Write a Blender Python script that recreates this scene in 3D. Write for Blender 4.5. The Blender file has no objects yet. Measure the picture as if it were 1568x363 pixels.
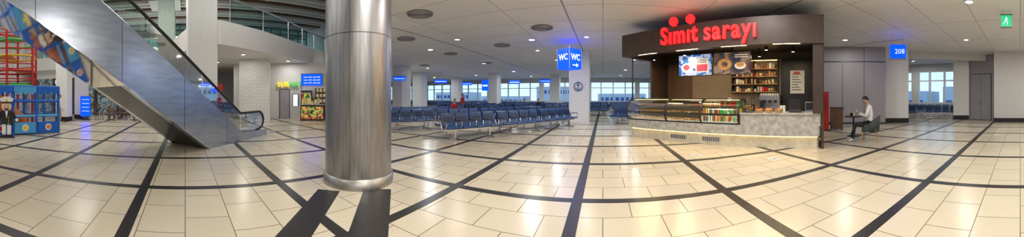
import bpy, math, random
from mathutils import Vector, Matrix
random.seed(4)
PI=math.pi
scene=bpy.context.scene
COL=bpy.context.collection
scene.view_settings.view_transform='Standard'
scene.view_settings.exposure=.14

# ------------------------------------------------------------------ materials
MATS={}
def mat(name,col,rough=.5,metal=0.0,em=None,es=0.0,var=.08,nscale=6.0,stretch=None,bump=0.0,spec=None):
    if name in MATS: return MATS[name]
    m=bpy.data.materials.new(name); m.use_nodes=True
    nt=m.node_tree; b=nt.nodes['Principled BSDF']
    b.inputs['Roughness'].default_value=rough; b.inputs['Metallic'].default_value=metal
    if spec is not None: b.inputs['Specular IOR Level'].default_value=spec
    tc=nt.nodes.new('ShaderNodeTexCoord'); mp=nt.nodes.new('ShaderNodeMapping')
    nt.links.new(tc.outputs['Object'],mp.inputs['Vector'])
    if stretch: mp.inputs['Scale'].default_value=stretch
    n=nt.nodes.new('ShaderNodeTexNoise'); n.inputs['Scale'].default_value=nscale; n.inputs['Detail'].default_value=4
    nt.links.new(mp.outputs[0],n.inputs['Vector'])
    r=nt.nodes.new('ShaderNodeValToRGB')
    r.color_ramp.elements[0].position=.3; r.color_ramp.elements[1].position=.7
    r.color_ramp.elements[0].color=[max(0,c*(1-var)) for c in col[:3]]+[1]
    r.color_ramp.elements[1].color=[min(1,c*(1+var)) for c in col[:3]]+[1]
    nt.links.new(n.outputs['Fac'],r.inputs['Fac'])
    nt.links.new(r.outputs['Color'],b.inputs['Base Color'])
    if em:
        b.inputs['Emission Color'].default_value=(*em,1); b.inputs['Emission Strength'].default_value=es
    if bump:
        bp=nt.nodes.new('ShaderNodeBump'); bp.inputs['Strength'].default_value=bump; bp.inputs['Distance'].default_value=.02
        nt.links.new(n.outputs['Fac'],bp.inputs['Height']); nt.links.new(bp.outputs[0],b.inputs['Normal'])
    MATS[name]=m; return m

def brickmat(name,c1,c2,cm,w,h,mortar,rough,rot=0,offset=.5,axis=None,bump=0.0,spec=None):
    m=bpy.data.materials.new(name); m.use_nodes=True; nt=m.node_tree; b=nt.nodes['Principled BSDF']
    if spec is not None: b.inputs['Specular IOR Level'].default_value=spec
    tc=nt.nodes.new('ShaderNodeTexCoord'); mp=nt.nodes.new('ShaderNodeMapping')
    nt.links.new(tc.outputs['Object'],mp.inputs['Vector'])
    mp.inputs['Rotation'].default_value=axis if axis else (0,0,rot)
    t=nt.nodes.new('ShaderNodeTexBrick'); t.inputs['Scale'].default_value=1
    t.inputs['Brick Width'].default_value=w; t.inputs['Row Height'].default_value=h; t.inputs['Mortar Size'].default_value=mortar
    t.inputs['Mortar Smooth'].default_value=.1
    t.offset=offset
    t.inputs['Color1'].default_value=(*c1,1); t.inputs['Color2'].default_value=(*c2,1); t.inputs['Mortar'].default_value=(*cm,1)
    nt.links.new(mp.outputs[0],t.inputs['Vector'])
    n=nt.nodes.new('ShaderNodeTexNoise'); n.inputs['Scale'].default_value=1.2; n.inputs['Detail'].default_value=2
    nt.links.new(tc.outputs['Object'],n.inputs['Vector'])
    mx=nt.nodes.new('ShaderNodeMix'); mx.data_type='RGBA'; mx.blend_type='MULTIPLY'; mx.inputs[0].default_value=.12
    nt.links.new(t.outputs['Color'],mx.inputs[6]); nt.links.new(n.outputs['Fac'],mx.inputs[7])
    nt.links.new(mx.outputs[2],b.inputs['Base Color'])
    mr=nt.nodes.new('ShaderNodeMapRange'); mr.inputs['To Min'].default_value=rough*.92; mr.inputs['To Max'].default_value=rough*1.1
    nt.links.new(n.outputs['Fac'],mr.inputs['Value']); nt.links.new(mr.outputs[0],b.inputs['Roughness'])
    if bump:
        bp=nt.nodes.new('ShaderNodeBump'); bp.inputs['Strength'].default_value=bump; bp.inputs['Distance'].default_value=.01; bp.invert=True
        nt.links.new(t.outputs['Fac'],bp.inputs['Height']); nt.links.new(bp.outputs[0],b.inputs['Normal'])
    return m

def glassmat(name,tint=(.9,.97,.95),refl=.12):
    m=bpy.data.materials.new(name); m.use_nodes=True; nt=m.node_tree
    for n in list(nt.nodes):
        if n.type!='OUTPUT_MATERIAL': nt.nodes.remove(n)
    out=[n for n in nt.nodes if n.type=='OUTPUT_MATERIAL'][0]
    tr=nt.nodes.new('ShaderNodeBsdfTransparent'); tr.inputs[0].default_value=(*tint,1)
    gl=nt.nodes.new('ShaderNodeBsdfGlossy'); gl.inputs['Roughness'].default_value=.03
    lw=nt.nodes.new('ShaderNodeLayerWeight'); lw.inputs[0].default_value=.35
    mr=nt.nodes.new('ShaderNodeMapRange'); mr.inputs['To Min'].default_value=refl*.4; mr.inputs['To Max'].default_value=min(1,refl*4)
    nt.links.new(lw.outputs['Fresnel'],mr.inputs['Value'])
    mx=nt.nodes.new('ShaderNodeMixShader'); nt.links.new(mr.outputs[0],mx.inputs[0])
    nt.links.new(tr.outputs[0],mx.inputs[1]); nt.links.new(gl.outputs[0],mx.inputs[2]); nt.links.new(mx.outputs[0],out.inputs[0])
    return m

def vorocol(name,cols,scale=3,es=1.0,seedv=0.0,stretch=(1,1,1)):
    m=bpy.data.materials.new(name); m.use_nodes=True; nt=m.node_tree; b=nt.nodes['Principled BSDF']
    tc=nt.nodes.new('ShaderNodeTexCoord'); mp=nt.nodes.new('ShaderNodeMapping'); mp.inputs['Location'].default_value=(seedv,seedv*2,seedv*.7)
    mp.inputs['Scale'].default_value=stretch
    nt.links.new(tc.outputs['Object'],mp.inputs[0])
    n=nt.nodes.new('ShaderNodeTexNoise'); n.inputs['Scale'].default_value=scale; n.inputs['Detail'].default_value=1.5
    n.inputs['Distortion'].default_value=.8
    nt.links.new(mp.outputs[0],n.inputs[0])
    r=nt.nodes.new('ShaderNodeValToRGB'); cr=r.color_ramp; cr.interpolation='CONSTANT'
    k=len(cols)
    cr.elements[0].position=0; cr.elements[0].color=(*cols[0],1)
    cr.elements[1].position=.3+.4/k; cr.elements[1].color=(*cols[1],1)
    for i in range(2,k):
        e=cr.elements.new(.3+.4*i/k); e.color=(*cols[i],1)
    nt.links.new(n.outputs['Fac'],r.inputs[0]); nt.links.new(r.outputs[0],b.inputs['Base Color'])
    nt.links.new(r.outputs[0],b.inputs['Emission Color']); b.inputs['Emission Strength'].default_value=es
    b.inputs['Roughness'].default_value=.3
    return m

M_floor=brickmat('floor_cream_tile',(.635,.565,.43),(.575,.51,.39),(.17,.145,.11),.735,.55,.006,.235,spec=.45)
M_gran=mat('dark_granite',(.022,.020,.020),.32,var=.6,nscale=60,spec=.35)
M_wall=mat('wall_paint',(.62,.61,.61),.6,var=.03)
M_wallg=mat('wall_grey_panel',(.33,.315,.34),.5,var=.03)
M_ceil=brickmat('ceiling_panels',(.88,.88,.89),(.84,.84,.86),(.36,.36,.38),3.2,1.6,.012,.6,offset=0)
M_ceil2=mat('ceiling_plaster',(.80,.79,.77),.6,var=.03)
M_brick=brickmat('white_brick',(.82,.82,.79),(.76,.76,.73),(.42,.42,.40),.45,.14,.008,.4,axis=(PI/2,0,0),bump=.4)
M_white=mat('white_paint',(.78,.78,.76),.4,var=.03)
M_black=mat('black_plastic',(.015,.015,.018),.35)
M_blackm=mat('black_rubber',(.02,.02,.02),.5)
M_steel=mat('brushed_steel',(.37,.37,.38),.36,1.0,var=.20,nscale=5,stretch=(5,5,.35))
M_collar=mat('steel_collar',(.42,.41,.39),.38,1.0,var=.08)
M_steel2=mat('steel_cladding',(.45,.50,.58),.27,1.0,var=.14,nscale=3,stretch=(.6,3,3))
M_mirror=mat('polished_soffit',(.86,.84,.78),.07,1.0,var=.04,nscale=1)
M_chrome=mat('chrome',(.72,.72,.74),.16,1.0,var=.03)
M_dsteel=mat('dark_steel',(.10,.10,.11),.35,.8)
M_seat=mat('navy_seat_leather',(.022,.070,.200),.40,var=.2)
M_seatb=mat('navy_seat_insert',(.010,.025,.070),.45,var=.2)
M_brown=mat('dark_brown_board',(.058,.036,.028),.42,var=.18,nscale=4)
M_brown2=mat('brown_wood',(.15,.08,.045),.45,var=.2,nscale=5,stretch=(1,1,.2))
M_beige=mat('beige_panel',(.30,.22,.145),.5,var=.08)
M_marble=mat('grey_marble',(.44,.43,.40),.24,var=.28,nscale=7)
M_marbleL=mat('light_marble_plinth',(.62,.56,.44),.3,var=.15,nscale=6)
M_red=mat('red_paint',(.60,.02,.02),.35)
M_redE=mat('red_sign_acrylic',(.9,.03,.03),.35,em=(1,.010,.015),es=1.5)
M_blueE=mat('blue_sign_lightbox',(.005,.03,.50),.45,em=(.0,.045,1.0),es=2.2,var=.03,spec=.1)
M_whiteE=mat('white_sign_print',(.9,.9,.9),.4,em=(.75,.85,1),es=.8)
M_lampE=mat('downlight_lens',(1,1,1),.4,em=(1,.97,.9),es=6)
M_warmE=mat('warm_led',(1,.85,.5),.4,em=(1,.72,.30),es=2.2)
M_yel=mat('yellow_print',(.95,.75,.03),.4,em=(1,.70,.02),es=.5)
M_grn=mat('green_print',(.03,.45,.08),.4,em=(.02,.5,.06),es=.5)
M_exit=mat('exit_green',(.02,.45,.2),.4,em=(.02,.6,.25),es=.6)
M_glass=glassmat('clear_glass')
M_glassg=glassmat('green_tint_glass',(.66,.84,.79),.22)
M_glassw=glassmat('window_glass',(.86,.95,1.0),.08)
M_vent=mat('vent_grey',(.34,.34,.35),.5)
M_ventd=mat('vent_dark_gap',(.05,.05,.055),.7)
M_blue=mat('blue_vinyl',(.01,.12,.55),.4,var=.15)
M_lblue=mat('lightblue_vinyl',(.08,.36,.70),.4)
M_orange=mat('orange_vinyl',(.80,.22,.03),.4)
M_green=mat('green_vinyl',(.05,.42,.08),.4)
M_yellow=mat('yellow_vinyl',(.80,.58,.04),.4)
M_net=mat('net_cord',(.10,.22,.50),.8)
M_rednet=mat('red_net_cord',(.60,.07,.04),.8)
M_skin=mat('skin',(.48,.28,.19),.5,var=.06)
M_hair=mat('dark_hair',(.015,.010,.008),.6)
M_shirt=mat('white_shirt',(.72,.72,.74),.75,var=.06,nscale=20,bump=.1)
M_pants=mat('black_trousers',(.018,.019,.024),.8,var=.2)
M_shoe=mat('white_shoe',(.72,.72,.72),.5)
M_redc=mat('red_cloth',(.45,.03,.04),.8)
M_bluec=mat('blue_cloth',(.06,.12,.28),.8)
M_lip=mat('lips',(.36,.12,.10),.5)
M_eye=mat('eye_dark',(.02,.015,.01),.2)
M_chair=mat('dark_grey_upholstery',(.050,.062,.058),.8,var=.1,nscale=30)
M_wood=mat('light_oak',(.42,.24,.11),.45,var=.2,nscale=10,stretch=(1,1,.2))
M_pastry=mat('baked_crust',(.42,.17,.04),.55,var=.4,nscale=40)
M_door=mat('grey_door',(.33,.32,.35),.4)
M_scr1=vorocol('menu_screen_food_a',[(.01,.04,.14),(.02,.10,.36),(.30,.36,.50),(.02,.08,.26),(.03,.14,.44)],2.2,.9,1.3)
M_scr2=vorocol('menu_screen_food_b',[(.02,.02,.03),(.05,.035,.04),(.10,.06,.04),(.20,.14,.10),(.05,.03,.03)],2.2,.8,4.1)
M_picw=mat('menu_picture_cream',(.75,.68,.60),.5,em=(.75,.66,.56),es=.45,var=.2,nscale=14)
M_picr=mat('menu_picture_red',(.60,.06,.10),.5,em=(.65,.05,.10),es=.5,var=.3,nscale=14)
M_picb=mat('menu_picture_crust',(.50,.24,.07),.5,em=(.55,.26,.07),es=.45,var=.4,nscale=25)
M_prod=vorocol('packaging_mix',[(.8,.7,.2),(.7,.1,.08),(.8,.8,.75),(.1,.4,.15),(.85,.4,.05),(.2,.1,.05)],9,.15,2.2)
M_shop=vorocol('shop_display_mix',[(.02,.03,.06),(.05,.15,.35),(.5,.52,.5),(.22,.12,.06),(.05,.06,.08)],1.6,.2,5.0)
M_grass=vorocol('kiosk_graphics',[(.03,.03,.04),(.10,.35,.06),(.65,.55,.12),(.5,.10,.04),(.05,.05,.05)],2.6,.3,7.0)

# ------------------------------------------------------------------ mesh builder
class MB:
    def __init__(s): s.v=[];s.f=[];s.m=[];s.sm=[];s.mats=[];s.T=None
    def mi(s,m):
        if m not in s.mats: s.mats.append(m)
        return s.mats.index(m)
    def add(s,vs,fs,m,smooth=False):
        o=len(s.v); k=s.mi(m)
        if s.T is not None: vs=[tuple(s.T@Vector(v)) for v in vs]
        s.v+= [tuple(v) for v in vs]
        for f in fs: s.f.append(tuple(i+o for i in f)); s.m.append(k); s.sm.append(smooth)
    def box(s,x0,x1,y0,y1,z0,z1,m):
        vs=[(x,y,z) for z in (z0,z1) for y in (y0,y1) for x in (x0,x1)]
        s.add(vs,[(0,2,3,1),(4,5,7,6),(0,1,5,4),(2,6,7,3),(0,4,6,2),(1,3,7,5)],m)
    def bevbox(s,x0,x1,y0,y1,z0,z1,r,m,seg=3):
        pts=[]
        for (cx,cy,a0) in ((x1-r,y1-r,0),(x0+r,y1-r,PI/2),(x0+r,y0+r,PI),(x1-r,y0+r,1.5*PI)):
            for i in range(seg+1):
                a=a0+i*PI/2/seg; pts.append((cx+r*math.cos(a),cy+r*math.sin(a)))
        s.prism(pts,z0,z1,m)
    def prism(s,p,z0,z1,m,mtop=None):
        n=len(p); vs=[(x,y,z0) for x,y in p]+[(x,y,z1) for x,y in p]
        s.add(vs,[(i,(i+1)%n,n+(i+1)%n,n+i) for i in range(n)]+[tuple(range(n-1,-1,-1)),tuple(range(n,2*n))],m)
    def profx(s,p,x0,x1,m,smooth=False):
        n=len(p); vs=[(x0,y,z) for y,z in p]+[(x1,y,z) for y,z in p]
        s.add(vs,[(i,(i+1)%n,n+(i+1)%n,n+i) for i in range(n)],m,smooth); s.add(vs,[tuple(range(n-1,-1,-1)),tuple(range(n,2*n))],m)
    def profy(s,p,y0,y1,m):
        n=len(p); vs=[(x,y0,z) for x,z in p]+[(x,y1,z) for x,z in p]
        s.add(vs,[(i,(i+1)%n,n+(i+1)%n,n+i) for i in range(n)]+[tuple(range(n-1,-1,-1)),tuple(range(n,2*n))],m)
    def cyl(s,p0,p1,r0,m,r1=None,seg=16,caps=True):
        if r1 is None: r1=r0
        p0=Vector(p0);p1=Vector(p1);d=(p1-p0).normalized()
        a=d.orthogonal().normalized(); b=d.cross(a)
        vs=[];
        for p,r in ((p0,r0),(p1,r1)):
            for i in range(seg):
                t=2*PI*i/seg; vs.append(p+a*r*math.cos(t)+b*r*math.sin(t))
        s.add(vs,[(i,(i+1)%seg,seg+(i+1)%seg,seg+i) for i in range(seg)],m,True)
        if caps: s.add(vs,[tuple(range(seg-1,-1,-1)),tuple(range(seg,2*seg))],m)
    def tube(s,pts,r,m,seg=8):
        for a,b in zip(pts[:-1],pts[1:]): s.cyl(a,b,r,m,seg=seg)
    def rev(s,prof,c,m,seg=24):
        vs=[]
        for r,z in prof:
            for i in range(seg):
                t=2*PI*i/seg; vs.append((c[0]+r*math.cos(t),c[1]+r*math.sin(t),c[2]+z))
        n=len(prof); s.add(vs,[(j*seg+i,j*seg+(i+1)%seg,(j+1)*seg+(i+1)%seg,(j+1)*seg+i) for j in range(n-1) for i in range(seg)],m,True)
        s.add(vs,[tuple(range(seg-1,-1,-1)),tuple(range((n-1)*seg,n*seg))],m)
    def sph(s,c,r,m,seg=12,rings=8):
        if not hasattr(r,'__len__'): r=(r,r,r)
        vs=[(c[0],c[1],c[2]-r[2])]
        for j in range(1,rings):
            ph=-PI/2+PI*j/rings
            for i in range(seg):
                t=2*PI*i/seg; vs.append((c[0]+r[0]*math.cos(ph)*math.cos(t),c[1]+r[1]*math.cos(ph)*math.sin(t),c[2]+r[2]*math.sin(ph)))
        vs.append((c[0],c[1],c[2]+r[2])); L=len(vs)-1
        fs=[(0,1+(i+1)%seg,1+i) for i in range(seg)]
        for j in range(rings-2):
            for i in range(seg):
                a=1+j*seg+i;b=1+j*seg+(i+1)%seg; fs.append((a,b,b+seg,a+seg))
        fs+=[(L,1+(rings-2)*seg+i,1+(rings-2)*seg+(i+1)%seg) for i in range(seg)]
        s.add(vs,fs,m,True)
    def torus(s,c,R,r,m,seg=14,sr=6,sc=1):
        vs=[];
        for i in range(seg):
            t=2*PI*i/seg
            for j in range(sr):
                p=2*PI*j/sr; rr=R+r*math.cos(p); vs.append((c[0]+rr*math.cos(t),c[1]+rr*math.sin(t)*sc,c[2]+r*math.sin(p)))
        s.add(vs,[(i*sr+j,((i+1)%seg)*sr+j,((i+1)%seg)*sr+(j+1)%sr,i*sr+(j+1)%sr) for i in range(seg) for j in range(sr)],m,True)
    def mesh(s,name):
        me=bpy.data.meshes.new(name); me.from_pydata(s.v,[],s.f)
        for m in s.mats: me.materials.append(m)
        me.polygons.foreach_set('material_index',s.m); me.polygons.foreach_set('use_smooth',s.sm); me.update()
        return me
    def build(s,name,M=None,parent=None):
        ob=bpy.data.objects.new(name,s.mesh(name)); COL.objects.link(ob)
        if parent: ob.parent=parent
        if M is not None:
            if parent: ob.matrix_local=M
            else: ob.matrix_world=M
        return ob

def frame(origin,xd):
    x=Vector((xd[0],xd[1],0)).normalized(); z=Vector((0,0,1)); y=z.cross(x)
    M=Matrix.Identity(4)
    for i in range(3): M[i][0]=x[i];M[i][1]=y[i];M[i][2]=z[i];M[i][3]=origin[i]
    return M
def W(u,D,z=0.0):
    t=(u-923)/407; return Vector((D*math.sin(t),D*math.cos(t),z))
def text(name,body,size,m,M,parent=None,extrude=.01,width=None,bold=0.0,align='CENTER'):
    cu=bpy.data.curves.new(name,'FONT'); cu.body=body; cu.size=size; cu.extrude=extrude; cu.align_x=align; cu.offset=bold; cu.align_y='CENTER'
    cu.resolution_u=3
    t=bpy.data.objects.new('tmp',cu); COL.objects.link(t)
    dg=bpy.context.evaluated_depsgraph_get(); dg.update()
    me=bpy.data.meshes.new_from_object(t.evaluated_get(dg)); bpy.data.objects.remove(t)
    me.materials.clear(); me.materials.append(m)
    if width and len(me.vertices):
        xs=[v.co.x for v in me.vertices]; k=width/(max(xs)-min(xs))
        for v in me.vertices: v.co.x*=k
    ob=bpy.data.objects.new(name,me); COL.objects.link(ob)
    if parent: ob.parent=parent; ob.matrix_local=M
    else: ob.matrix_world=M
    return ob
def face(origin,n):
    n=Vector((n[0],n[1],0)).normalized(); up=Vector((0,0,1)); r=up.cross(n)
    M=Matrix.Identity(4)
    for i in range(3): M[i][0]=r[i];M[i][1]=up[i];M[i][2]=n[i];M[i][3]=origin[i]
    return M
def wallseg(name,a,b,z0,z1,t,m):
    a=Vector((a[0],a[1]));b=Vector((b[0],b[1])); L=(b-a).length
    mb=MB(); mb.box(0,L,-t/2,t/2,z0,z1,m)
    return mb.build(name,frame((a.x,a.y,0),(b-a)))

H=4.3
# ------------------------------------------------------------------ floor
mb=MB(); mb.box(-46,25,-15,39,-.2,0,M_floor); mb.build('floor')
mb=MB(); w=.075
xs=[-6.55,-4.4,-2.35,-.37,1.89,4.45]+[4.45+2.2*i for i in range(1,9)]+[-6.55-2.2*i for i in range(1,17)]
ys=[-2.77,-.68,1.62,3.84,5.95]+[5.95+2.15*i for i in range(1,15)]+[-2.77-2.15*i for i in range(1,6)]
for x in xs: mb.box(x-w,x+w,-14.5,38,-.01,.003,M_gran)
for y in ys: mb.box(-42,23,y-w,y+w,-.01,.0035,M_gran)
mb.build('trim_1')
mb=MB()
d=Vector((-.70,.714)).normalized(); nn=Vector((d.y,-d.x))
for (px,py,hw) in ((-2.62,1.13,.18),(-2.20,1.80,.22)):
    p=Vector((px,py)); a=p-d*1.6; b=p+d*1.5
    mb.prism([tuple(a-nn*hw),tuple(a+nn*hw),tuple(b+nn*hw),tuple(b-nn*hw)][::-1],-.01,.005,M_gran)
mb.build('trim_2')
for u,v in ((1065,238),(1186,243)):
    p=W(u,610/(v-149)); mb=MB(); mb.rev([(.16,.0),(.16,.004)],(0,0,0),M_white,28); mb.rev([(.13,.004),(.13,.005)],(0,0,0),M_dsteel,28); mb.rev([(.11,.005),(.11,.006)],(0,0,0),M_white,28)
    for sx in (-.035,.035): mb.bevbox(sx-.022,sx+.022,-.06,.05,.006,.007,.02,M_dsteel)
    mb.build('floor_distance_sticker',Matrix.Translation(p))

# ------------------------------------------------------------------ ceilings
void=[(-4.7,3.3),(-1.5,-1),(1.8,-6),(1.8,-14.5)]
main=[(23.5,-14.5),(23.5,38.5),(-45,38.5),(-45,14),(-26,14),(-17.8,10.3),(-12,8.6),(-6,4.7)]+void
mb=MB(); mb.prism(main,H,5.0,M_ceil); mb.build('ceiling')
mezz=[(-17.8,10.3),(-26,14),(-26,-14.5),(-20.5,-14.5),(-20.5,-2.0),(-12.4,.4),(-11.9,1.6),(-13.4,4.0),(-14.8,6.0),(-17.0,8.9)]
mb=MB(); mb.prism(mezz,3.9,5.0,M_ceil2); mb.build('ceiling_mezzanine')
mb=MB(); mb.box(-32,24,-15,39,8.9,9.1,M_ceil2); mb.build('ceiling_atrium')
mb=MB()
for i in range(34): 
    x=-31+i*.75; mb.box(x,x+.22,-14,13,8.45,8.8,M_brown2 if i%3==1 else M_white)
for y in (-12,-6,0,6,12): mb.box(-31,-5,y-.1,y+.1,8.62,8.9,M_white)
mb.build('trim_ceiling_slats')
mb=MB()
for x in (-7.6,-1.2,5.2,11.6): mb.box(x-.03,x+.03,5.5,37,H-.012,H+.0,M_vent)
mb.build('trim_ceiling_track')

# ------------------------------------------------------------------ walls
wallseg('wall_back',(-26,-14.6),(24,-14.6),0,9,.3,M_wall)
wallseg('wall_hall_side',(-44,14),(-44,38.5),0,5,.3,M_wall)
wallseg('wall_hall_return',(-44,14.0),(-18,14.0),0,9,.3,M_wall)
wallseg('wall_shop',(-19.3,3.6),(-14.6,12.2),0,3.9,.3,M_wall)
wallseg('wall_partition',(13.1,7.3),(3.9,19.6),0,H,.3,M_wallg)
wallseg('wall_partition_rear',(3.9,19.6),(9,38.4),0,H,.3,M_wallg)
mb=MB(); mb.box(0,5,-14,0,0,H,M_wall); mb.build('wall_right',Matrix.Translation((16.0,1.6,0)))
mb=MB(); mb.box(-.08,0,-14,0.0,0,.25,M_gran); mb.build('baseboard_right',Matrix.Translation((16.0,1.6,0)))
wallseg('wall_right_panel',(17.2,1.7),(17.7,3.4),0,H,.25,M_wallg)
mb=MB(); FD=frame((17.2,1.7,0),(.5,1.7))
mb.box(.12,1.66,.13,.155,0,3.05,M_dsteel)
for x0,x1 in ((.17,.88),(.90,1.61)):
    mb.box(x0,x1,.155,.185,.03,3.0,M_door); mb.cyl(((x1-.06) if x0<.5 else x0+.06,.23,.95),((x1-.06) if x0<.5 else x0+.06,.23,1.35),.014,M_chrome,seg=8)
mb.build('door_2',FD)
mb=MB(); mb.box(0,4.9,-.1,.1,3.85,H,M_wall); mb.build('wall_header',frame((14.9,6.6,0),(2.6,-4.9)))
pd=Vector((3.9-13.1,19.6-7.3)).normalized()
mb=MB()
for s in (1.2,2.4,3.6,4.8): mb.box(s-.012,s+.012,.152,.160,0,H,M_dsteel)
mb.box(0,6,.15,.18,0,.12,M_dsteel); mb.box(0,6,.15,.17,3.45,3.5,M_dsteel)
mb.build('trim_partition_joints',frame((13.1,7.3,0),pd))

def windowwall(prefix,a,b,z0,z1,top,bay,name='wall_far'):
    a=Vector(a);b=Vector(b);L=(b-a).length;M=frame((a.x,a.y,0),(b-a))
    mb=MB(); mb.box(0,L,-.15,.15,0,z0,M_wall); mb.box(0,L,-.15,.15,z1,top,M_wall); mb.build(name,M)
    n=max(1,round(L/bay))
    mb=MB()
    for i in range(n+1):
        x=L*i/n; ww=.07
        if i%4==0: ww=.35
        mb.box(x-ww,x+ww,-.12,.12,z0,z1,M_white)
    mb.box(0,L,-.07,.07,z0+(z1-z0)*.68,z0+(z1-z0)*.68+.1,M_white)
    mb.box(0,L,-.1,.1,z0,z0+.08,M_white);mb.box(0,L,-.1,.1,z1-.08,z1,M_white)
    mb.box(0,L,-.012,.012,z0,z1,M_glassw)
    mb.build(prefix,M)
windowwall('window_1',(-44,38.4),(12,38.4),.9,3.7,5,1.75,'wall_far')
windowwall('window_2',(21.2,14),(21.2,1),1.0,3.7,5,1.3,'wall_gate_right')
wallseg('wall_gate_side',(21.2,14),(9.0,14.0),0,5,.3,M_wall)
mb=MB(); L=16
mb.box(0,L,-.15,.15,3.2,3.9,M_white)
for i in range(9): mb.box(i*2-.08,i*2+.08,-.2,.2,0,3.2,M_dsteel)
mb.box(0,L,.35,.4,0,3.2,M_shop); mb.box(0,L,-.02,.02,.1,3.2,M_glass)
for i in range(8):
    if i in (1,2,4,6): mb.box(i*2+.2,i*2+1.8,-.2,-.12,2.7,3.05,M_whiteE if i!=4 else M_blueE)
mb.build('storefront_window',frame((-21.5,-13.5,0),(0.03,1)))
mb=MB(); L=26
for i in range(27): mb.box(i-.04,i+.04,-.08,.08,5,8.9,M_dsteel)
for z in (5,6.3,7.6,8.8): mb.box(0,L,-.06,.06,z,z+.08,M_dsteel)
mb.box(0,L,-.01,.01,5,8.9,M_glassg); mb.build('window_3',frame((-25.5,-13.5,0),(0,1)))
wallseg('wall_left',(-26,-14),(-26,14),0,3.9,.2,M_wall)

def sqcol(c,s,top,m=M_white,rot=0,base=True):
    mb=MB(); h=s/2; mb.bevbox(-h,h,-h,h,0,top,.04,m,2)
    if base: mb.bevbox(-h-.02,h+.02,-h-.02,h+.02,0,.28,.04,M_gran,2)
    mb.build('square_column',Matrix.Translation((c[0],c[1],0))@Matrix.Rotation(rot,4,'Z'))
sqcol((-12.55,.75),1.35,8.9,rot=.05)
sqcol((-17.5,-1.2),1.1,8.9,mat('green_lit_column',(.50,.62,.55),.4))  # green light falling on this column is mixed into its base colour
c=W(888,16.8); sqcol(c,1.25,H,base=False)
for u,D in ((643,30),(757,31),(850,33),(700,38),(615,24)): sqcol(W(u,D),1.2,H,base=False)
c=W(1371,16.3); sqcol(c,1.45,H,rot=.55)
c=W(1474,18.6); sqcol(c,1.25,H,rot=.2)
for u,D in ((125,19),(98,17)): sqcol(W(u,D),.8,3.9 if D>18 else 8.9)

mb=MB(); mb.cyl((0,0,0),(0,0,5.0),.60,M_steel,seg=96)
mb.rev([(.635,0),(.635,.16),(.602,.175)],(0,0,0),M_collar,96)
mb.rev([(.603,2.544),(.603,2.556)],(0,0,0),M_dsteel,96)
for a in (-.9,1.2): mb.box(.59*math.cos(a)-.006,.604*math.cos(a)+.006,.59*math.sin(a)-.006,.604*math.sin(a)+.006,.2,5,M_dsteel)
mb.build('steel_clad_round_column',Matrix.Translation((-3.86,2.94,0)))

# ------------------------------------------------------------------ ceiling fixtures
for u,v in ((643,21),(830,42),(769,69),(622,59),(690,82),(985,92),(745,96),(650,100)):
    D=407*(H-1.5)/(149-v); p=W(u,D,H)
    mb=MB()
    for r in (.42,.34,.26,.18,.10): mb.torus((0,0,-.03),r,.024,M_vent,32,6)
    mb.rev([(.44,-.012),(.44,0)],(0,0,0),M_ventd,32)
    mb.build('ceiling_vent',Matrix.Translation(p))
NEU=(1,.965,.905)
def downlight(x,y,z,e=70,r=.10,col=NEU):
    mb=MB(); mb.torus((0,0,-.01),r+.02,.02,M_white,24,6); mb.rev([(r,-.012),(r,0)],(0,0,0),M_lampE,24)
    o=mb.build('downlight',Matrix.Translation((x,y,z)))
    l=bpy.data.lights.new('lamp','AREA'); l.shape='DISK'; l.size=2*r; l.energy=e; l.color=col
    lo=bpy.data.objects.new('lamp',l); COL.objects.link(lo); lo.parent=o; lo.location=(0,0,-.02)
def panel(x,y,z,e,s=1.2,name='fill_light_panel'):
    l=bpy.data.lights.new('lamp','AREA'); l.shape='SQUARE'; l.size=s; l.energy=e; l.color=NEU
    mb=MB(); mb.box(-s/2-.05,s/2+.05,-s/2-.05,s/2+.05,0,.05,M_white); o=mb.build(name,Matrix.Translation((x,y,z-.05)))
    lo=bpy.data.objects.new('lamp',l); COL.objects.link(lo); lo.parent=o; lo.location=(0,0,-.01)
for x,y in ((-1.6,2.4),(1.8,1.2),(2.6,-2.6),(5.6,.2),(-.8,5.9),(3.1,5.3),(5.6,-4.6),(10.5,-3.5),(10.5,-8),(5,-10.5)): panel(x,y,H,82)  # added soft fill lamps on the ceiling outside the view, brightening the near floor
for u,v in ((898,56),(823,77),(1484,2),(1010,60),(700,60)):
    D=407*(H-1.5)/(149-v); p=W(u,D,H); downlight(p.x,p.y,H,26)
COOL=(.88,.94,1)
for x in (-9.4,-3.4,2.3):
    for y in (12.4,19.6,27,34): downlight(x,y,H,76,.13,COOL)
for x in (-30,-22,-15.5):
    for y in (20,30): downlight(x,y,H,95,.13,COOL)
for x,y in ((-14.5,3.2),(-16.2,6.6),(-18,2.2),(-17,10.1)): downlight(x,y,3.9,34)
for x,y in ((18.8,4),(18.8,8),(12.6,2.6),(10.2,7.9),(13.2,-1.5)): downlight(x,y,H,46)
for (x,y) in ((-20,-8),(-12,-8),(-12,-1.5),(-20,-1.5),(-8,3.5),(-4,-5),(-8,-11)): panel(x,y,8.43,190,2.2,'atrium_fill_panel')  # added fill lamps under a closed atrium ceiling, standing in for daylight

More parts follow.
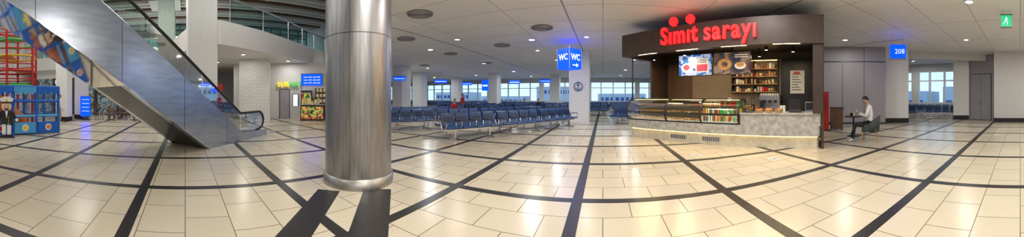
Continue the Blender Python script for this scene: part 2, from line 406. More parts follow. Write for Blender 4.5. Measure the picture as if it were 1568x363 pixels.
# ------------------------------------------------------------------ glass balustrade on the mezzanine edge
mb=MB()
cp=[(-12.15,2.05),(-13.45,4.05),(-14.85,6.05),(-17.05,8.95),(-17.85,10.35),(-12,8.7),(-6,4.8),(-4.6,3.4)]
for a,b in zip(cp[:-1],cp[1:]):
    a=Vector(a);b=Vector(b); n=max(1,int((b-a).length/1.3))
    for i in range(n):
        q0=a.lerp(b,i/n+.01);q1=a.lerp(b,(i+1)/n-.01)
        mb.add([(q0.x,q0.y,5.01),(q1.x,q1.y,5.01),(q1.x,q1.y,6.05),(q0.x,q0.y,6.05)],[(0,1,2,3)],M_glassg)
        mb.cyl((q0.x,q0.y,5.01),(q0.x,q0.y,6.05),.03,M_chrome,seg=6)
    mb.cyl((a.x,a.y,6.08),(b.x,b.y,6.08),.055,M_chrome,seg=8)
mb.build('glass_balustrade')
mb=MB()
for i in range(9):
    y0=-13.5+i*1.4; mb.box(-20.62,-20.60,y0+.03,y0+1.37,5.02,6.0,M_glassg); mb.cyl((-20.6,y0,5.01),(-20.6,y0,6.05),.03,M_chrome,seg=6)
mb.cyl((-20.6,-13.5,6.07),(-20.6,-.9,6.07),.05,M_chrome,seg=8)
mb.build('glass_balustrade')

# ------------------------------------------------------------------ escalator
ME=frame((-7.6,.62,0),(.707,-.707))
root=bpy.data.objects.new('escalator',None); COL.objects.link(root); root.matrix_world=ME
def zt(s): return .30 if s<-1.9 else (.30+.618*(s+1.9) if s<6.2 else 5.3)
def zh(s): return .95 if s<-1.9 else (.95+.618*(s+1.9) if s<6.2 else 5.95)
prof=[(-3.7,0),(-.1,0),(6.2,3.9),(9.5,3.9),(9.5,5.3),(6.2,5.3),(-1.9,.30),(-3.7,.22)]
body=[(-3.9,0),(-.1,0.0),(6.2,3.9),(9.5,3.9),(9.5,5.0),(6.0,5.0),(-1.9,.05),(-3.9,.02)]
mb=MB()
mb.profy(body,-1.42,-.18,M_dsteel)
mb.profy(prof,-.18,0,M_steel2); mb.profy(prof,-1.6,-1.42,M_steel2)
for s in (-1.0,.9,2.8,4.7):
    z0=max(0,.62*(s+.1)); mb.box(s-.006,s+.006,0,.004,z0+.02,zt(s)-.02,M_dsteel)
mb.build('truss_cladding',parent=root)
mb=MB()
mb.profy([(-.12,-.0),(6.2,3.885),(9.5,3.885),(9.5,3.90),(6.2,3.90),(-.12,.012)],-1.62,.02,M_mirror); mb.build('polished_underside',parent=root)
mb=MB()
for i in range(24):
    s=-1.7+i*.325; mb.box(s,s+.34,-1.40,-.20,max(.06,zt(s)-.55),zt(s)-.12,M_dsteel)
    mb.box(s,s+.03,-1.40,-.20,zt(s)-.13,zt(s)-.11,M_yellow)
mb.build('steps',parent=root)
for nm,y in (('near',-.09),('far',-1.51)):
    mb=MB(); S=[-3.2,-1.9,.1,2.1,4.1,6.2,9.3]
    for a,b in zip(S[:-1],S[1:]):
        mb.add([(a+.02,y,zt(a)),(b-.02,y,zt(b)),(b-.02,y,zh(b)-.03),(a+.02,y,zh(a)-.03)],[(0,1,2,3)],M_glassg)
    arc=[(-3.2-.36*math.sin(t*PI/8),y,.62+.33*math.cos(t*PI/8)) for t in range(9)]
    fan=[(-3.2,y,.28)]+[(p[0]+.02,p[1],p[2]) for p in arc]
    mb.add(fan,[(0,i,i+1) for i in range(1,len(fan)-1)],M_glassg)
    mb.build('glass_panel_'+nm,parent=root)
    mb=MB(); hp=[(9.4,y,5.95),(6.2,y,5.95),(-1.9,y,.95)]+arc+[(-2.9,y,.27)]
    mb.tube(hp,.042,M_blackm,10)
    for p in hp[1:-1]: mb.sph(p,.042,M_blackm,10,6)
    mb.tube([(6.2,y,zt(6.2)+.03),(-1.9,y,zt(-1.9)+.03),(-3.3,y,.26)],.03,M_chrome,8)
    mb.build('handrail_'+nm,parent=root)
mb=MB(); mb.box(-4.9,-3.6,-1.6,0,0,.015,M_chrome); mb.build('comb_plate',parent=root)
mb=MB()
mb.cyl((-2.95,.0,.62),(-2.95,.012,.62),.10,M_bluec,seg=20); mb.cyl((-2.95,.01,.62),(-2.95,.018,.62),.07,M_white,seg=20)
mb.build('safety_sticker',Matrix.Translation((0,-.09,0)),parent=root)
mb=MB(); mb.box(9.45,14,-3,.8,4.0,5.0,M_ceil2); mb.build('ceiling_landing',ME)

# ------------------------------------------------------------------ soft-play structure
C1=Vector((-9.95,-5.15)); 
MP=frame((C1.x,C1.y,0),(.815,-.58))
mb=MB()
def pole(x,y,z0,z1,m,r=.05): mb.cyl((x,y,z0),(x,y,z1),r,m,seg=10)
Lx=5.0; Dy=3.0
for i in range(6):
    for j in range(3): pole(i*1.0,-j*1.5,0,1.95 ,M_blue,.06)
for z in (.08,.75,1.35,1.92):
    for j in range(3): mb.cyl((0,-j*1.5,z),(Lx,-j*1.5,z),.05,M_blue if z!=.75 else M_lblue,seg=10)
    for i in range(6): mb.cyl((i,0,z),(i,-Dy,z),.05,M_blue,seg=10)
for i in range(5):
    mb.profy([(i+.03,1.92),(i+.97,1.92),(i+.97,1.72),(i+.8,1.6),(i+.65,1.72),(i+.5,1.6),(i+.35,1.72),(i+.2,1.6),(i+.03,1.72)],.03,.07,M_lblue if i%2 else M_blue)
    mb.box(i+.05,i+.95,.0,.07,.08,.5,M_blue if i%2==0 else M_lblue)
    mb.cyl((i+.5,.07,.29),(i+.5,.085,.29),.14,M_white,seg=20); mb.cyl((i+.5,.08,.29),(i+.5,.095,.29),.09,(M_orange,M_yellow,M_red)[i%3],seg=20)
def net(x0,x1,y0,y1,z0,z1,m,st=.14,r=.006):
    L=math.hypot(x1-x0,y1-y0); n=int(L/st)
    for k in range(n+1):
        t=k/n; mb.cyl((x0+(x1-x0)*t,y0+(y1-y0)*t,z0),(x0+(x1-x0)*t,y0+(y1-y0)*t,z1),r,m,seg=4,caps=False)
    n=int((z1-z0)/st)
    for k in range(n+1):
        z=z0+(z1-z0)*k/n; mb.cyl((x0,y0,z),(x1,y1,z),r,m,seg=4,caps=False)
net(0,5,0.0,0.0,.5,1.9,M_net); net(0,0,0,-3,.1,1.9,M_net); net(0,5,-3,-3,.1,1.9,M_net)
for k in range(170): mb.sph((random.uniform(.2,4.8),random.uniform(-2.8,-.2),.1+random.random()*.28),.07,random.choice([M_blue,M_orange,M_yellow,M_lblue,M_white,M_red]),8,6)
mb.cyl((1.2,-.9,.3),(2.6,-1.1,1.5),.35,M_orange,seg=20,caps=False); mb.box(2.6,3.6,-1.6,-.6,1.1,1.25,M_yellow); mb.cyl((3.9,-.8,.1),(3.9,-.8,1.8),.22,M_lblue,seg=16)
mb.cyl((.7,-1.6,.1),(.7,-1.6,1.85),.2,M_white,seg=16)
cx,cy=1.45,-1.75; R=1.15
def hexp(k,r=R): return (cx+r*math.cos(k*PI/3),cy+r*math.sin(k*PI/3))
for k in range(6):
    x,y=hexp(k); pole(x,y,0,4.7,M_red,.055)
for q,z in enumerate((2.0,2.65,3.3,3.95,4.6)):
    col=(M_green,M_red,M_yellow,M_green,M_red)[q]
    for k in range(6):
        a=hexp(k);b=hexp(k+1); mb.cyl((*a,z),(*b,z),.05,col,seg=8); mb.cyl((*a,z+.3),(*b,z+.3),.025,M_red,seg=8)
    if q<4:
        ks=(q*2)%6; mb.prism([(cx,cy),hexp(ks,R*.95),hexp(ks+1,R*.95),hexp(ks+2,R*.95)],z+.05,z+.12,(M_green,M_yellow,M_orange,M_green)[q])
for k in range(16):
    a=k*PI/8
    for s_ in (.3,-.3): mb.cyl((cx+R*.95*math.cos(a),cy+R*.95*math.sin(a),1.98),(cx+R*.95*math.cos(a+s_),cy+R*.95*math.sin(a+s_),4.6),.006,M_rednet,seg=4,caps=False)
mb.build('soft_play_structure',MP)
mb=MB()
def flat(pts,y,m): mb.profy(pts,-y-.03,-y,m)
def ell(cx,cz,rx,rz,n=20): return [(cx+rx*math.cos(2*PI*i/n),cz+rz*math.sin(2*PI*i/n)) for i in range(n)]
mb.box(-.3,.3,-.15,.2,0,.03,M_black)
flat([(-.16,.04),(-.02,.04),(-.02,.5),(-.18,.5)],0,M_white); flat([(.02,.04),(.16,.04),(.18,.5),(.02,.5)],0,M_white)
flat([(-.22,.03),(-.02,.03),(-.02,.12),(-.2,.12)],.03,M_black); flat([(.02,.03),(.22,.03),(.2,.12),(.02,.12)],.03,M_black)
flat([(-.22,.45),(.22,.45),(.26,.95),(.12,1.02),(-.12,1.02),(-.26,.95)],.0,M_pants)
flat([(-.26,.95),(-.38,.6),(-.3,.55),(-.18,.82)],0,M_pants); flat([(.26,.95),(.4,.7),(.33,.62),(.18,.82)],0,M_pants)
flat(ell(-.34,.56,.06,.06),.03,M_white); flat(ell(.38,.66,.06,.06),.03,M_white)
flat([(-.05,.98),(.05,.98),(.0,.7)],.03,M_white); 
for z in (.55,.65,.75): flat(ell(.08,z,.02,.02,8),.03,M_yellow)
flat(ell(0,1.17,.19,.19),0,mat('cartoon_skin',(.85,.55,.38),.5))
flat(ell(-.07,1.2,.04,.05),.03,M_white); flat(ell(.07,1.2,.04,.05),.03,M_white); flat(ell(-.07,1.2,.018,.025,8),.06,M_black); flat(ell(.07,1.2,.018,.025,8),.06,M_black)
flat(ell(0,1.13,.045,.035),.03,mat('cartoon_nose',(.8,.35,.25),.5)); flat([(-.1,1.08),(.1,1.08),(.05,1.03),(-.05,1.03)],.03,M_black)
flat([(-.2,1.28),(.2,1.28),(.22,1.33),(-.22,1.33)],.03,M_black); flat([(-.2,1.33),(.2,1.33),(.27,1.45),(.1,1.52),(-.1,1.52),(-.27,1.45)],.0,M_white); flat(ell(0,1.4,.04,.04),.03,M_yellow)
p=W(10,9.9)
mb.build('cartoon_captain_standee',frame(p,Vector((0,0,1)).cross(Vector((-p.x,-p.y,0)))))

# ------------------------------------------------------------------ left-hand signs / shop
def framed(name,u,D,z0,z1,wd,m,t=.08,n=None,stand=False):
    p=W(u,D,0); nrm=n if n else (-p.x,-p.y)
    M=frame((p.x,p.y,0),(Vector((0,0,1)).cross(Vector((nrm[0],nrm[1],0)))))
    mb=MB(); mb.box(-wd/2,wd/2,0,t,z0,z1,m); e=.03
    mb.box(-wd/2-e,wd/2+e,-.02,t+.01,z0-e,z0,M_dsteel);mb.box(-wd/2-e,wd/2+e,-.02,t+.01,z1,z1+e,M_dsteel)
    mb.box(-wd/2-e,-wd/2,-.02,t+.01,z0,z1,M_dsteel);mb.box(wd/2,wd/2+e,-.02,t+.01,z0,z1,M_dsteel)
    if stand: mb.box(-wd/2,wd/2,-.3,.35,0,.06,M_dsteel); mb.box(-wd/4,wd/4,.01,.06,.05,z0,M_dsteel)
    return mb.build(name,M),M
o,M=framed('blue_info_totem',131,17.5,.25,1.55,.62,M_blueE,stand=True)
for k in range(4): text('line','information',.1,M_whiteE,face((0,-.015,1.35-.25*k),(0,-1)),parent=o,extrude=.002)
a=W(366,16.6);b=W(413,16.4)
mb=MB(); L=(b-a).length; mb.box(0,L,0,.5,0,3.9,M_brick); mb.build('wall_white_brick',frame(a,(b-a)))
wn=Vector((8.6,-4.7)).normalized(); wn=(wn.x,wn.y)
def onwall(u,off=.16):
    t=(u-923)/407; d=Vector((math.sin(t),math.cos(t))); A=Vector((-19.3,3.6)); e=Vector((4.7,8.6)).normalized(); n=Vector((e.y,-e.x))
    A=A+n*off; s=A.dot(n)/d.dot(n); return d*s
def wallitem(name,u0,u1,z0,z1,m,t=.06,off=.16,frm=M_dsteel):
    a=onwall(u0,off);b=onwall(u1,off);L=(b-a).length
    mb=MB(); M=frame((a.x,a.y,0),(b-a)); mb.box(0,L,-t,0,z0,z1,m); e=.04
    if frm:
        mb.box(-e,0,-t-.02,0,z0,z1+e,frm);mb.box(L,L+e,-t-.02,0,z0,z1+e,frm);mb.box(0,L,-t-.02,0,z1,z1+e,frm)
    return mb.build(name,M),M,L
o,M,L=wallitem('door_1',429,443,0.0,2.05,M_door)
mb=MB(); mb.cyl((L-.12,-.12,1.0),(L-.24,-.12,1.0),.012,M_chrome,seg=8); mb.cyl((L-.12,-.06,1.0),(L-.12,-.12,1.0),.012,M_chrome,seg=8); mb.build('handle',parent=o)
wallitem('poster_notice',449,456,.9,1.7,M_whiteE)
o,M,L=wallitem('menu_lightbox',462,493,2.35,3.1,M_blueE)
for k in range(3): text('menu_line','menu 12.50  coffee 8.00',.14,M_whiteE,Matrix(((1,0,0,L/2),(0,0,-1,-.075),(0,1,0,2.9-.2*k),(0,0,0,1))),parent=o,extrude=.002,width=L*.8)
pa=onwall(427,.3);pb=onwall(459,.3);mid=(pa+pb)/2
so=bpy.data.objects.new('shop_name_sign',None); COL.objects.link(so); so.matrix_world=face((mid.x,mid.y,2.38),wn)
text('letters_yellow','SUB',.46,M_yel,Matrix.Translation((-.44,0,0)),parent=so,extrude=.04,width=.80,bold=.008)
text('letters_green','WAY',.46,M_grn,Matrix.Translation((.42,0,0)),parent=so,extrude=.04,width=.86,bold=.008)
a=onwall(460,1.45);b=onwall(496,1.45);L=(b-a).length
mb=MB(); mb.box(0,L,-.1,.5,0,1.0,M_black); mb.box(.05,L-.05,-.14,-.1,.1,.9,M_grass); mb.box(-.05,L+.05,-.15,.55,1.0,1.05,M_marble)
for k in range(6): mb.box(.1+k*.2,.24+k*.2,.1,.3,1.05,1.25+.1*(k%3),M_prod)
mb.build('sandwich_counter',frame((a.x,a.y,0),(b-a)))
a=onwall(461,.75);mb=MB(); mb.box(0,.75,-.1,.4,0,1.95,M_black); mb.box(.06,.69,-.12,-.1,.2,1.8,M_grass)
for z in (.2,.6,1.0,1.4,1.8): mb.box(.04,.71,-.13,-.11,z,z+.02,M_chrome)
mb.build('drinks_fridge',frame((a.x,a.y,0),(4.7,8.6)))
a=a+Vector((4.7,8.6)).normalized()*.95;mb=MB(); mb.box(0,1.2,-.1,.4,0,2.1,M_brown); 
for z in (1.15,1.5,1.85):
    for k in range(5): mb.box(.08+k*.22,.24+k*.22,-.12,-.1,z,z+.22,M_prod)
mb.build('snack_shelf',frame((a.x,a.y,0),(4.7,8.6)))
framed('red_sign_totem',337,14.0,.1,2.2,.28,M_red)
framed('poster_banner',319,16,.9,2.3,1.2,M_shop)
def cafechair(c,r):
    mb=MB()
    for x in (-.19,.19):
        for y in (-.18,.18): mb.cyl((x,y,0),(x*.9,y*.9,.45),.018,M_brown2,seg=8)
        mb.cyl((x*.9,.18,.45),(x*.95,.24,.85),.018,M_brown2,seg=8)
    mb.bevbox(-.21,.21,-.21,.21,.43,.48,.05,M_brown2); mb.box(-.18,.18,.21,.25,.62,.84,M_brown2)
    mb.build('cafe_chair',Matrix.Translation(c)@Matrix.Rotation(r,4,'Z'))
def cafetable(c):
    mb=MB(); mb.rev([(.33,.72),(.35,.735),(.33,.75)],(0,0,0),M_brown2,24); mb.cyl((0,0,.02),(0,0,.73),.035,M_black,seg=12); mb.rev([(.25,0),(.22,.03)],(0,0,0),M_black,20)
    mb.build('cafe_table',Matrix.Translation(c))
for u,D in ((168,17.5),(186,19.3),(206,17.4)):
    p=W(u,D); cafetable(p)
    for k in range(3):
        a=k*2.1+.4; cafechair(p+Vector((.74*math.cos(a),.74*math.sin(a),0)),a-PI/2)

# ------------------------------------------------------------------ hall benches
def benchmesh(n):
    mb=MB(); P=.60; L=n*P
    mb.box(-L/2,L/2,-.05,.05,.33,.40,M_chrome)
    for x in (-L/2+.45,L/2-.45):
        mb.profx([(-.30,0),(.34,0),(.34,.03),(.06,.08),(.04,.34),(-.04,.34),(-.06,.08),(-.30,.03)],x-.03,x+.03,M_chrome)
    seatp=[(-.27,.41),(.12,.40),(.20,.44),(.25,.54),(.345,.90),(.32,.92),(.29,.91),(.19,.56),(.14,.485),(-.05,.48),(-.25,.49),(-.29,.45)]
    for i in range(n):
        x0=-L/2+i*P; mb.profx(seatp,x0+.045,x0+P-.045,M_seat)
        mb.profx([(p[0]-.012,p[1]+.008) for p in [(.215,.60),(.30,.86),(.297,.87),(.205,.61)]],x0+.09,x0+P-.09,M_seatb)
    for i in range(n+1):
        x=-L/2+i*P
        pts=[(x,.10,.38),(x,.20,.62),(x,.14,.66),(x,-.2,.66),(x,-.25,.62),(x,-.22,.45)]
        mb.tube(pts,.016,M_chrome,6); mb.box(x-.025,x+.025,-.22,.15,.66,.685,M_black)
    return mb.mesh('bench_seating_%d'%n)
B4=benchmesh(4)
benchlist=[]
COLS=((888,16.8),(643,30),(757,31),(850,33),(700,38),(615,24))
def clear(p,r):
    return all((W(cu,cD).xy-Vector(p[:2])).length>=r for cu,cD in COLS)
def bench(p,facing,me=None):
    f=Vector((facing[0],facing[1])).normalized(); x=Vector((-f.y,f.x))
    M=frame((p[0],p[1],0),(x.x,x.y))
    o=bpy.data.objects.new('waiting_bench',me or B4); COL.objects.link(o); o.matrix_world=M; benchlist.append(o); return o
f0=Vector((.878,-.478)); dr=Vector((.478,.878))
s0=Vector((-5.15,7.45))
for k in range(3): bench(s0+dr*(1.25+2.55*k),f0)
for k in range(3): bench(s0-f0*1.0+dr*(1.5+2.55*k),-f0)
for q,off in ((3.3,0.2),(4.3,.4),(6.7,1.4),(7.7,1.6)):
    sgn=1 if q in (3.3,6.7) else -1
    for k in range(4): 
        c_=s0-f0*q+dr*(off+2.55*k)
        if c_.length<17.8 and clear(c_,2.2): bench(c_,f0*sgn)
for r in range(6):
    for k in range(-8,9):
        p=Vector((-9.0+k*2.75, 18.6+r*3.0))
        u=923+407*math.atan2(p.x,p.y)
        if u<600 or u>1000 : continue
        ok=clear(p,2.4) and clear(p+Vector((.15,.98)),2.4)
        if p.y>35.5 or p.x>2.4: ok=False
        if ok and min((b.matrix_world.translation.xy-p).length for b in benchlist)<2.6 and r==0: ok=False
        if ok:
            bench(p,(.15,-1))
            if r%2==1: bench(p+Vector((.15,.98)),(-.15,1))
for k,p in enumerate(((1.5,14.6),(1.9,16.6))): bench(p,(-.5,-.86))
for (x,y) in ((18.3,5.6),(18.3,8.2),(19.7,6.6),(19.7,9.2),(17.2,8.4)): bench((x,y),(-.95,-.3))

# ------------------------------------------------------------------ hanging signs
def hang(mb,x,y,z,top=H): mb.cyl((x,y,z),(x,y,top),.012,M_chrome,seg=6)
p=W(872,13.2)
wc=MB(); hs=.42; z0,z1=2.88,3.86
wc.box(-hs,hs,-hs,hs,z0,z1,M_blueE)
for x in (-hs,hs):
    for y in (-hs,hs): wc.box(x-.012,x+.012,y-.012,y+.012,z0-.02,z1+.02,M_vent)
hang(wc,-.2,-.2,z1);hang(wc,.2,.2,z1)
away=math.atan2(p.y,p.x)
MW=Matrix.Translation((p.x,p.y,0))@Matrix.Rotation(away-PI/4,4,'Z')
o=wc.build('wc_direction_sign',MW)
text('letters','WC',.42,M_whiteE,face((-hs-.006,0,3.44),(-1,0)),parent=o,extrude=.004,width=.62,bold=.006)
text('letters','WC',.42,M_whiteE,face((0,-hs-.006,3.44),(0,-1)),parent=o,extrude=.004,width=.62,bold=.006)
mb=MB(); mb.profy([(-.2,-.025),(.06,-.025),(.06,-.1),(.2,0),(.06,.1),(.06,.025),(-.2,.025)],-.004,.004,M_whiteE)
F=face((0,-hs-.008,3.06),(0,-1))@Matrix.Rotation(PI/2,4,'X'); q=mb.build('arrow',F,parent=o)
p=W(1375,12.0); mb=MB(); mb.box(-.36,.36,-.09,.09,3.24,3.86,M_blueE); mb.box(-.38,.38,-.1,.1,3.21,3.24,M_vent); hang(mb,-.25,0,3.86);hang(mb,.25,0,3.86)
MG=frame(p,(math.cos(1.11),-math.sin(1.11))); o=mb.build('gate_number_sign',MG)
text('letters','208',.30,M_whiteE,face((.08,-.095,3.55),(0,-1)),parent=o,extrude=.003)
p=W(1541,8.6); mb=MB(); mb.box(-.17,.17,-.03,.03,3.78,4.15,M_exit); mb.box(-.19,.19,-.035,.035,4.15,4.18,M_dsteel); mb.box(-.19,.19,-.035,.035,3.75,3.78,M_dsteel); hang(mb,-.12,0,4.18);hang(mb,.12,0,4.18)
o=mb.build('emergency_exit_sign',frame(p,(math.cos(1.52),-math.sin(1.52))))
mb=MB()
mb.sph((0,-.04,4.07),(.022,.004,.022),M_whiteE,8,6)
for a,b in (((0,4.05),(-.02,3.97)),((-.02,3.97),(.04,3.92)),((.04,3.92),(.03,3.84)),((-.02,3.97),(-.06,3.91)),((-.06,3.91),(-.1,3.87)),((0,4.04),(.05,4.0)),((0,4.04),(-.05,3.99))): mb.cyl((a[0],-.036,a[1]),(b[0],-.036,b[1]),.012,M_whiteE,seg=6)
mb.build('running_pictogram',parent=o)
for u,D,wd,hh,z in ((743,24,.6,.95,2.1),(788,30,1.2,.4,3.0),(612,22,1.0,.3,2.9),(675,28,1.3,.35,3.0),(715,33,1.2,.35,3.0),(835,27,1.1,.3,3.0)):
    p=W(u,D); mb=MB(); mb.box(-wd/2,wd/2,-.05,.05,z,z+hh,M_blueE); mb.box(-wd/2-.03,wd/2+.03,-.06,.06,z+hh,z+hh+.05,M_dsteel); hang(mb,0,0,z+hh)
    mb.box(-wd/2+.08,wd/2-.08,-.056,-.05,z+hh*.4,z+hh*.55,M_whiteE)
    t=(u-923)/407; mb.build('hanging_flight_display',frame(p,(math.cos(t),-math.sin(t))))
mb=MB(); mb.torus((0,0,0),.26,.025,M_bluec,28,6); mb.cyl((0,-.2,0),(0,.15,0),.02,M_bluec,seg=8); mb.cyl((-.09,.08,0),(.09,.08,0),.018,M_bluec,seg=8)
mb.tube([(-.16,-.05,0),(-.1,-.15,0),(0,-.2,0),(.1,-.15,0),(.16,-.05,0)],.018,M_bluec,8); mb.torus((0,.17,0),.035,.012,M_bluec,12,6)
cc=W(888,16.8); mb.build('anchor_emblem',face((cc.x-.05,cc.y-.652,2.15),(0,-1)))

# ------------------------------------------------------------------ kiosk
Bc=Vector((5.65,5.26,0)); ea=Vector((-.689,.725)).normalized()
LK=6.82
A=Bc+Vector((ea.x,ea.y,0))*LK
MK=frame(A,(-ea.x,-ea.y))
def X(a): return LK-a
DP=2.75
mb=MB()
mb.box(-.12,LK+.08,-.18,.10,3.04,3.86,M_brown); mb.box(-.12,.08,.10,DP,3.04,3.86,M_brown); mb.box(LK-.1,LK+.08,.10,DP,3.04,3.86,M_brown)
mb.box(-.12,LK+.08,DP,DP+.15,3.04,3.86,M_brown)
mb.box(.08,LK-.1,.10,DP,3.3,3.38,M_black)
for x in (1.36,2.72,4.1,5.46): mb.box(x-.004,x+.004,-.184,-.17,3.05,3.85,M_black)
mb.box(LK-.24,LK+.05,-.10,.18,1.04,3.04,M_brown); mb.box(LK,LK+.08,.0,DP,0,3.04,M_brown)
mb.box(0,LK,DP,DP+.12,0,3.04,M_brown)
mb.box(-.02,.08,1.5,DP,0,3.04,M_brown); mb.cyl((.05,.25,1.46),(.05,.25,3.04),.03,M_black,seg=10)
mb.box(.12,1.4,DP-.03,DP,0.9,3.0,M_brown2)
mb.box(1.4,X(1.55),DP-.04,DP,.9,3.0,M_beige)
mb.box(X(1.5),X(.12),DP-.06,DP,.9,3.04,M_black)
mb.box(X(1.18),X(.62),DP-.09,DP-.06,1.65,2.55,M_white)
mb.build('kiosk_canopy_and_walls',MK)
mb=MB()
for k in range(7): mb.box(X(1.12),X(.75+.06*(k%3)),DP-.10,DP-.092,1.78+k*.1,1.81+k*.1,M_dsteel)
mb.box(X(1.05),X(.8),DP-.10,DP-.092,2.42,2.5,M_red); mb.build('price_list_poster',MK)
mb=MB(); CH=1.03
mb.bevbox(0,LK-.01,-.02,.8,.36,.66,.14,M_marble,5)
mb.bevbox(.10,LK-.06,.08,.75,0,.36,.12,M_marbleL,5)
mb.bevbox(X(2.42),LK-.01,-.02,.8,.66,CH-.04,.03,M_marble,3)
mb.bevbox(X(2.42),LK-.01,-.06,.85,CH-.04,CH,.03,M_marble,3)
mb.box(.2,LK-.1,.03,.07,.33,.36,M_warmE)
for x in (1.9,3.1): 
    mb.box(x,x+.62,.066,.08,.10,.24,M_vent)
    for k in range(8): mb.box(x+.03+k*.073,x+.055+k*.073,.06,.07,.115,.225,M_ventd)
mb.build('marble_counter',MK)
cases=bpy.data.objects.new('pastry_display_case',None); COL.objects.link(cases); cases.matrix_world=MK
gp=[(.02,.665),(-.06,.80),(-.08,.98),(-.04,1.16),(.06,1.30),(.20,1.40),(.36,1.44)]
xs_=[0.03,X(5.05),X(3.73),X(2.46)]
mb=MB()
for x in xs_:
    for k in range(len(gp)-1):
        (y0,z0),(y1,z1)=gp[k],gp[k+1]; mb.cyl((x,y0,z0+.02),(x,y1,z1),.034,M_black,seg=8); mb.sph((x,y1,z1),.034,M_black,8,6)
    mb.box(x-.02,x+.02,.34,.75,1.42,1.46,M_black)
mb.box(0,X(2.44),.34,.75,1.43,1.46,M_dsteel); mb.box(0,X(2.44),.72,.76,.66,1.43,M_black)
mb.box(0,X(2.44),-.0,.74,.661,.70,M_black)
mb.cyl((0,.36,1.445),(X(2.44),.36,1.445),.02,M_chrome,seg=8)
mb.box(.05,X(2.48),.40,.43,1.40,1.425,M_warmE)
mb.build('case_frame',parent=cases)
mb=MB(); n=len(gp)
mb.add([(0.02,y,z) for y,z in gp]+[(X(2.46),y,z) for y,z in gp],[(i,i+1,n+i+1,n+i) for i in range(n-1)],M_glass,True)
mb.build('curved_glass',parent=cases)
mb=MB()
mb.box(.06,X(2.5),.22,.70,.955,.97,M_glass); mb.box(.06,X(2.5),.34,.70,1.19,1.20,M_glass)
mb.box(.06,X(2.5),.08,.70,.70,.73,M_white); mb.box(.06,X(2.5),.70,.72,.73,1.4,M_beige)
mb.build('shelves',parent=cases)
mb=MB()
x=.12
while x<X(3.85):
    for (z,y0,y1) in ((.73,.12,.66),(.97,.28,.66),(1.20,.40,.66)):
        y=y0+.05
        while y<y1:
            r=random.random()
            if r<.45: mb.torus((x+random.uniform(-.01,.01),y,z+.03),.05,.02,M_pastry,12,6)
            elif r<.8: mb.sph((x,y,z+.035),(.06,.035,.035),M_pastry,8,6)
            elif r<.9: mb.box(x-.04,x+.04,y-.03,y+.03,z,z+.06,M_prod)
            y+=.13
    x+=.14
while x<X(2.55):
    for (z,ys_) in ((.73,(.15,.3,.45,.6)),(.97,(.3,.45,.6)),(1.20,(.42,.58))):
        for y in ys_:
            m=random.choice([M_orange,M_red,M_green,M_yellow,M_white,M_prod,M_brown2]); mb.cyl((x,y,z),(x,y,z+.13),.03,m,seg=10); mb.cyl((x,y,z+.13),(x,y,z+.18),.03,m,r1=.012,seg=10)
    x+=.085
mb.build('pastries_and_bottles',parent=cases)
for nm,a0,a1,m in (('menu_screen',3.70,5.05,M_scr1),('menu_screen',2.30,3.65,M_scr2)):
    mb=MB(); wS=a1-a0; mb.box(0,wS,0,.05,0,.78,M_black); mb.box(.02,wS-.02,-.006,0,.02,.76,m)
    mb.box(wS/2-.03,wS/2+.03,.02,.05,.78,1.03,M_black)
    def disc(x,z,r,mm,k,sc=1.0): mb.profy([(x+r*math.cos(2*PI*i/24),z+sc*r*math.sin(2*PI*i/24)) for i in range(24)],-.008-.003*k,-.006-.003*k,mm)
    if m is M_scr1:
        disc(.34,.30,.22,M_picw,0,.8); disc(.34,.32,.13,M_picr,1,.8); mb.box(.72,1.22,-.011,-.008,.12,.62,M_picw); mb.box(.76,1.18,-.014,-.011,.16,.40,M_picr)
        for k in range(3): mb.box(.78,1.14,-.014,-.011,.46+k*.05,.48+k*.05,M_bluec)
    else:
        disc(.42,.36,.26,M_picb,0,.75); disc(.42,.36,.11,M_scr2,1,.75); disc(.98,.30,.20,M_picw,0,.6); disc(.98,.34,.14,M_picb,1,.6)
        for k in range(2): mb.box(.78,1.26,-.011,-.008,.58+k*.07,.61+k*.07,M_picw)
    mb.build(nm,MK@Matrix.Translation((X(a1),.85,2.27)))
mb=MB(); mb.box(.15,LK-.1,DP-.62,DP-.07,0,.92,M_brown); mb.box(.12,LK-.08,DP-.66,DP-.07,.92,.97,M_marble); mb.build('back_counter',MK)
mb=MB()
for z in (1.70,2.0,2.3,2.6): mb.box(X(3.5),X(1.65),DP-.34,DP-.05,z,z+.03,M_wood)
for a in (3.5,2.6,1.65): mb.box(X(a)-.015,X(a)+.015,DP-.34,DP-.05,1.65,2.95,M_black)
for z in (1.73,2.03,2.33,2.63):
    x=X(3.42)
    while x<X(1.75):
        h=random.uniform(.1,.22); m=random.choice([M_white,M_wood,M_brown2,M_prod,M_black,M_pastry,M_red,M_prod])
        if random.random()<.6: mb.rev([(.03,0),(.045,h*.6),(.05,h)],(x,DP-.2,z),m,12)
        else: mb.bevbox(x-.05,x+.05,DP-.27,DP-.15,z,z+h,.01,m,2)
        x+=random.uniform(.10,.14)
mb.box(X(3.5),X(1.65),DP-.30,DP-.27,2.93,2.96,M_warmE)
mb.build('wall_shelf_with_cups',MK)
mb=MB(); x=.4
while x<X(3.2):
    h=random.uniform(.12,.32); m=random.choice([M_prod,M_black,M_brown2,M_white,M_chrome,M_orange,M_green])
    if random.random()<.5: mb.rev([(.06,0),(.07,h*.7),(.045,h),(.045,h+.03)],(x,DP-.35,.97),m,14)
    else: mb.bevbox(x-.09,x+.09,DP-.48,DP-.22,.97,.97+h,.015,m,2)
    x+=random.uniform(.2,.28)
mb.build('counter_jars_and_boxes',MK)
mb=MB(); mb.bevbox(0,.85,0,.45,0,.12,.04,M_black); mb.bevbox(0.02,.83,.18,.45,.12,.5,.04,M_chrome); mb.bevbox(0,.85,0,.45,.42,.60,.05,M_steel)
for x in (.2,.42,.64): mb.cyl((x,.08,.42),(x,.08,.33),.03,M_black,seg=10); mb.cyl((x,.08,.34),(x,-.06,.32),.012,M_black,seg=6)
